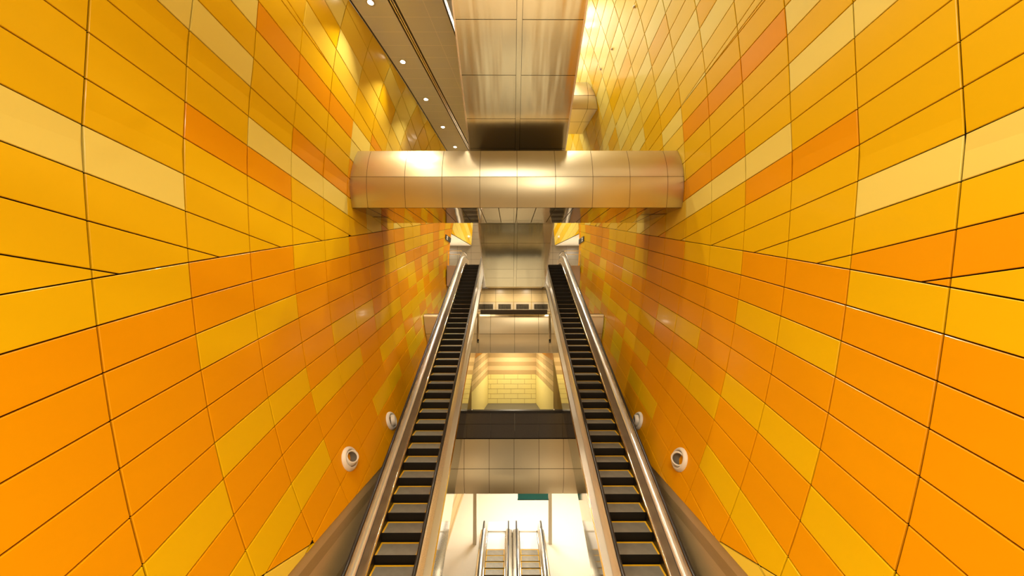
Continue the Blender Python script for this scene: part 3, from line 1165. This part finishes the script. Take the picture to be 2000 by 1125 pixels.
# ------------------------------------------------------------------ lower hall
mb = MB()
zf = -13.85
x0, x1 = -.86 - .96, 1.03 + .96
for q in ([(-9, 3, zf), (x0, 3, zf), (x0, 20.15, zf), (-9, 20.15, zf)], [(x1, 3, zf), (9, 3, zf), (9, 20.15, zf), (x1, 20.15, zf)], [(-9, 20.15, zf), (9, 20.15, zf), (9, 40, zf), (-9, 40, zf)]):
    mb.face(q, 'hall_floor')
mb.face([(x0, 3, zf), (x0, 20.15, zf), (x0, 20.15, -19), (x0, 3, -19)], 'cream')
mb.face([(x1, 3, zf), (x1, 20.15, zf), (x1, 20.15, -19), (x1, 3, -19)], 'cream')
mb.face([(x0, 20.15, zf), (x1, 20.15, zf), (x1, 20.15, -19), (x0, 20.15, -19)], 'cream')
mb.face([(x0, 3, -19.5), (x1, 3, -19.5), (x1, 20.15, -19.5), (x0, 20.15, -19.5)], 'cream')
tag(mb.build('floor_hall'), kind='structure')
mb = MB()
mb.box((-1.4, 20.2, zf), (1.56, 21.1, zf + .012), 'white_plate')
tag(mb.build('floor_hall_plate'), kind='structure')
mb = MB()
mb.face([(-9, 17.05, -9.42), (-9, 40, -9.42), (9, 40, -9.42), (9, 17.05, -9.42)], 'cream')
tag(mb.build('ceiling_hall'), kind='structure')
mb = MB()
mb.face([(-9, 40, zf), (9, 40, zf), (9, 40, -9.42), (-9, 40, -9.42)], 'cream')
mb.face([(-9, 25.0, zf), (-9, 40, zf), (-9, 40, -9.42), (-9, 25.0, -9.42)], 'cream')
mb.face([(9, 25.0, zf), (9, 40, zf), (9, 40, -9.42), (9, 25.0, -9.42)], 'cream')
tag(mb.build('wall_hall'), kind='structure')

for (x, lab) in ((-2.07, 'slim grey stone post standing left of the small escalators in the white hall'), (2.25, 'slim grey stone post right of the small escalators, under the teal sign')):
    m = MB()
    m.box((x - .095, 19.15, zf), (x + .095, 19.34, -9.43), 'post')
    tag(m.build('stone_post'), lab, 'post', 'posts in the lower hall')

def hanging_sign():
    d = 17.6
    u0, v0 = px(1011.5, 976)
    u1, v1 = px(1071, 976)
    t = thing('hanging_sign', (.5 * (u0 + u1) * d, d, v0 * d), 'blank teal direction sign hanging under the lowest steel fascia', 'sign')
    m = MB()
    m.box((u0 * d, d, v0 * d), (u1 * d, d + .09, v0 * d + .42), 'teal')
    m.build('sign_face', parent=t)
    m = MB()
    m.box((u0 * d - .02, d - .01, v0 * d - .022), (u1 * d + .02, d + .10, v0 * d), 'black')
    m.build('frame', parent=t)
    for s in (.2, .8):
        m = MB()
        x = (u0 + (u1 - u0) * s) * d
        m.tube([(x, d + .045, v0 * d + .42), (x, d + .045, -9.42)], .015, 'chrome')
        m.build('hanger_rod', parent=t)
hanging_sign()

# ------------------------------------------------------------------ framed vents in the tiled wall
vl = ['framed dark vent in the brown tiled wall, far left beside the left escalator', 'framed dark vent in the brown tiled wall, second from the left escalator',
      'framed dark vent in the brown tiled wall, second from the right escalator', 'framed dark vent in the brown tiled wall, far right beside the right escalator']
for k in range(4):
    xa = tcx + 1.22 * (k - 2)
    t = thing('wall_vent', (xa + .61, YT - .03, -.67), vl[k], 'vent', 'framed vents under the landing')
    m = MB()
    z0, z1 = -.64, -.05
    X0, X1 = xa + .05, xa + 1.17
    wx, wz = .13, .12
    y0, y1 = YT - .035, YT - .001
    m.box((X0, y0, z0), (X1, y1, z0 + wz), 'frame')
    m.box((X0, y0, z1 - wz), (X1, y1, z1), 'frame')
    m.box((X0, y0, z0 + wz), (X0 + wx, y1, z1 - wz), 'frame')
    m.box((X1 - wx, y0, z0 + wz), (X1, y1, z1 - wz), 'frame')
    m.build('frame', parent=t)
    m = MB()
    m.face([(X0 + wx, YT - .008, z0 + wz), (X1 - wx, YT - .008, z0 + wz), (X1 - wx, YT - .008, z1 - wz), (X0 + wx, YT - .008, z1 - wz)], 'dark_glass')
    m.build('glass_pane', parent=t)
    m = MB()
    for j in (1, 2):
        x = X0 + wx + (X1 - X0 - 2 * wx) * j / 3
        m.box((x - .012, YT - .02, z0 + wz), (x + .012, YT - .01, z1 - wz), 'skirt')
    m.build('mullion', parent=t)

# ------------------------------------------------------------------ air nozzles in the lower walls
def nozzle(side, d, z, aim, label):
    x = WX(side, d, z)
    e = .05
    tz = Vector((WX(side, d, z + e) - WX(side, d, z - e), 0, 2 * e)).normalized()
    td = Vector((WX(side, d + e, z) - WX(side, d - e, z), 2 * e, 0)).normalized()
    n = td.cross(tz)
    if n.x * side > 0: n = -n
    n.normalize()
    v = n.cross(td).normalized()
    o = Vector((x, d, z)) + n * .004
    t = thing('air_nozzle', o, label, 'air nozzle', 'round air nozzles low on the walls')
    m = MB()
    m.lathe([(.20, .01), (.215, .07), (.235, .085), (.26, .07), (.285, .045), (.30, .02), (.305, 0.0)], 'nozzle_white', (o, td, v, n), 40)
    m.build('flange', parent=t)
    m = MB()
    m.lathe([(.001, -.03), (.21, -.02), (.212, .04)], 'nozzle_white', (o + n * .02, td, v, n), 32)
    m.build('socket', parent=t)
    a = Vector(aim).normalized()
    u = a.cross(Vector((0, 0, 1))).normalized()
    w = a.cross(u)
    c = o + n * .03
    m = MB()
    m.lathe([(.19, -.02), (.19, .02), (.185, .05), (.176, .08), (.165, .108), (.152, .115), (.138, .105), (.124, .0)], 'nozzle_white', (c, u, w, a), 36)
    j = m.build('jet', parent=t)
    m = MB()
    m.lathe([(.133, .075), (.12, -.02), (.001, -.05)], 'nozzle_dark', (c, u, w, a), 28)
    m.build('throat', parent=j)
nozzle(-1, 8.12 * S, -3.83 * S, (.62, -.25, .55), 'round white air nozzle on the left wall, nearer and larger of the two, tilted up')
nozzle(-1, 10.53 * S, -3.79 * S, (.80, .30, .12), 'smaller round white air nozzle on the left wall touching the escalator handrail')
nozzle(1, 8.2 * S, -3.9 * S, (-.62, -.62, .42), 'round white air nozzle on the right wall facing the middle of the shaft, fully visible')
nozzle(1, 10.68 * S, -3.85 * S, (-.85, .15, .05), 'white air nozzle on the right wall half hidden behind the right escalator handrail')

# ------------------------------------------------------------------ small things at the upper landing
def wall_sign(side):
    d0, d1 = 22.2 * S, 23.5 * S
    u, v = px(868.5 if side < 0 else 1139.5, 458 if side < 0 else 461)
    z1 = v * d0
    t = thing('wall_sign', (WX(side, d0, z1), .5 * (d0 + d1), z1 - .4),
              'small dark sign with white symbols on the left wall beside the passage' if side < 0 else 'small dark sign with white symbols on the right wall beside the passage', 'sign', 'dark signs beside the passages')
    m = MB()
    f = lambda d, z, o: Vector((WX(side, d, z) - side * o, d, z))
    P = [f(d0, z1 - .36, .06), f(d1, z1 - .36, .06), f(d1, z1, .06), f(d0, z1, .06)]
    Q = [f(d0, z1 - .36, .01), f(d1, z1 - .36, .01), f(d1, z1, .01), f(d0, z1, .01)]
    m.face(P if side < 0 else P[::-1], 'sign_dark')
    m.grid([P, Q], 'sign_dark', smooth=False, close_u=True)
    m.build('sign_face', parent=t)
    for k in range(2):
        m = MB()
        a, b = d0 + .18 + .0, d0 + .52
        zz = z1 - .05 - .155 * k
        q = [f(a, zz - .12, .064), f(b, zz - .12, .064), f(b, zz, .064), f(a, zz, .064)]
        m.face(q if side < 0 else q[::-1], 'white')
        m.build('symbol', parent=t)
wall_sign(-1)
wall_sign(1)

def dome(side):
    d = 27.4 * S
    u, v = px(915 if side < 0 else 1092.5, 462.5)
    x = u * d
    t = thing('security_camera', (x, d, v * d), 'little white dome camera on the pale wall over the left passage' if side < 0 else 'little white dome camera on the pale wall over the right passage', 'camera', 'dome cameras at the landing')
    o = Vector((x, d, v * d))
    n = Vector((-side, -.35, -.1)).normalized()
    a = n.cross(Vector((0, 0, 1))).normalized()
    b = n.cross(a)
    m = MB()
    m.lathe([(.12, -.16), (.12, .03), (.10, .06)], 'white', (o, a, b, n), 20)
    m.build('mount', parent=t)
    m = MB()
    m.lathe([(.10, .05), (.08, .11), (.045, .145), (.001, .155)], 'white', (o, a, b, n), 20)
    m.build('dome_cover', parent=t)
dome(-1)
dome(1)

def railing(side):
    y = 24.15
    xa = AX + side * 3.84
    xb = WX(side, y, 3.2) - side * .05
    t = thing('railing', ((xa + xb) / 2, y, ZT), 'short glass railing between the left wall and the left escalator top' if side < 0 else 'short glass railing between the right wall and the right escalator top', 'railing', 'glass railings at the landing')
    for z in (ZT + 1.12, ZT + .86):
        m = MB()
        m.tube([(xa, y, z), (xb, y, z)], .024, 'chrome')
        m.build('rail', parent=t)
    for x in (xa, xb):
        m = MB()
        m.box((x - .02, y - .02, ZT), (x + .02, y + .02, ZT + 1.12), 'chrome')
        m.build('post', parent=t)
    m = MB()
    m.box((min(xa, xb) + .03, y - .006, ZT + .05), (max(xa, xb) - .03, y + .006, ZT + .82), 'glass')
    m.build('glass_panel', parent=t)
railing(-1)
railing(1)

studs = [((1240, 12), 'tiny brown stud high on the right wall, nearest the top edge'), ((1196, 95), 'tiny brown stud on the right wall, middle one of three'), ((1174.5, 134), 'tiny brown stud on the right wall just over the high steel beam')]
for (xy, lab) in studs:
    u, v = px(*xy)
    # walk out until the ray meets the wall
    d = 6.0
    while d < 26 and abs(u) * d < abs(WX(1, d, v * d)):
        d += .02
    o = Vector((WX(1, d, v * d) - .005, d, v * d))
    n = Vector((-1, -.1, -.35)).normalized()
    a = n.cross(Vector((0, 0, 1))).normalized()
    b = n.cross(a)
    m = MB()
    m.lathe([(.05, -.02), (.05, .03), (.03, .06), (.001, .065)], 'frame', (o, a, b, n), 12)
    tag(m.build('wall_stud'), lab, 'stud', 'studs high on the right wall')

# ------------------------------------------------------------------ light
# floor and wall of the concourse behind the eye
mb = MB()
mb.box((-4.2, -12.0, -6.9), (4.4, 4.9, -6.63), 'hall_floor')
tag(mb.build('floor_lower_landing'), kind='structure')
mb = MB()
mb.face([(-9, -12, -14), (9, -12, -14), (9, -12, 17), (-9, -12, 17)], 'tile_back')
tag(mb.build('wall_back'), kind='structure')
WARM = (1.0, .86, .66)
for (x, y) in ((-1.2, 20.5), (1.4, 20.5), (-4.5, 22.5), (4.5, 22.5), (0, 25.5), (-4, 19.0), (4, 19.0)):
    area_light('lamp_hall', (x, y, -9.5), (0, 0, 0), .9, 130, color=(1.0, .90, .74))
for (x, y) in ((-3, 3.2), (3, 3.2), (-3, -2), (3, -2)):  # added unseen lights, brighten what the fascia and truss steel reflect
    area_light('lamp_hall_front', (x, y, -7.1), (0, 0, 0), .6, 420, color=(1.0, .90, .74))
area_light('lamp_corridor', (0.1, 19.8, -2.85), (0, 0, 0), .6, 150, color=(1.0, .88, .66))
for x in (-.8, 1.1):  # added pair without fittings, lights the corridor roof mirrored in the soffit
    area_light('lamp_under_truss', (x, 20.9, .85), (0, 0, 0), .2, 80, color=WARM)
# roof downlights: a row over each escalator and over the right wall
for (y, p, q) in ((1.0, 60, 60), (4.5, 110, 60), (8.0, 200, 80), (11.5, 700, 150), (15.0, 1100, 200), (18.5, 1100, 200), (22.0, 700, 200)):
    area_light('lamp_roof', (2.9, y, 16.9), (0, 0, 0), .35, p, color=WARM)
    area_light('lamp_roof', (-2.6, y, 16.9), (0, 0, 0), .35, q, color=WARM)
for (x, y, p) in ((-.6, 19.8, 470), (-.6, 22.2, 470), (-.6, 24.6, 500), (-.4, 15.0, 500), (-1.5, -7.0, 750), (1.5, -7.0, 600)):
    area_light('lamp_roof', (x, y, 16.6), (0, 0, 0), .35, p, color=WARM)  # the pair behind the eye is added to light the back wall
# added fill lights behind the eye, to brighten the near walls
for y in (-3.5, -.8):
    area_light('lamp_concourse', (2.2, y, 7.0), (0, 0, 0), .5, 360, color=WARM)
    area_light('lamp_concourse', (-1.0, y, 7.0), (0, 0, 0), .5, 50, color=WARM)
    area_light('lamp_concourse', (-2.4, y, 1.2), (0, 0, 0), .5, 170, color=WARM)
    area_light('lamp_concourse', (2.0, y, 1.2), (0, 0, 0), .5, 25, color=WARM)
for sx in (-1, 1):
    area_light('lamp_passage', (sx * 6.0, 27.5, 5.1), (0, 0, 0), .5, 220, color=WARM)
    area_light('lamp_landing', (sx * 2.9, 26.6, 9.5), (0, 0, 0), .4, 110, color=WARM)

w = bpy.data.worlds.new('warm_station_air')
bpy.context.scene.world = w
w.use_nodes = True
bg = w.node_tree.nodes['Background']
bg.inputs[0].default_value = (1.0, .85, .65, 1)
bg.inputs[1].default_value = 0.3

# ------------------------------------------------------------------ camera
cam = bpy.data.cameras.new('camera')
cam.sensor_width = 36
cam.lens = 636 / 2000 * 36
cam.clip_start = .05
cam.clip_end = 300
co = bpy.data.objects.new('camera', cam)
COL.objects.link(co)
co.location = G
co.rotation_euler = (radians(92.4), 0, -math.atan(2 / 636))
sc = bpy.context.scene
sc.camera = co
sc.view_settings.view_transform = 'Standard'
sc.view_settings.look = 'None'
sc.view_settings.gamma = 1
sc.view_settings.exposure = 0.0
sc.view_settings.use_curve_mapping = False
sc.cycles.max_bounces = 8
sc.cycles.diffuse_bounces = 4
sc.cycles.glossy_bounces = 5
sc.cycles.caustics_reflective = False
sc.cycles.caustics_refractive = False
sc.cycles.sample_clamp_indirect = 6
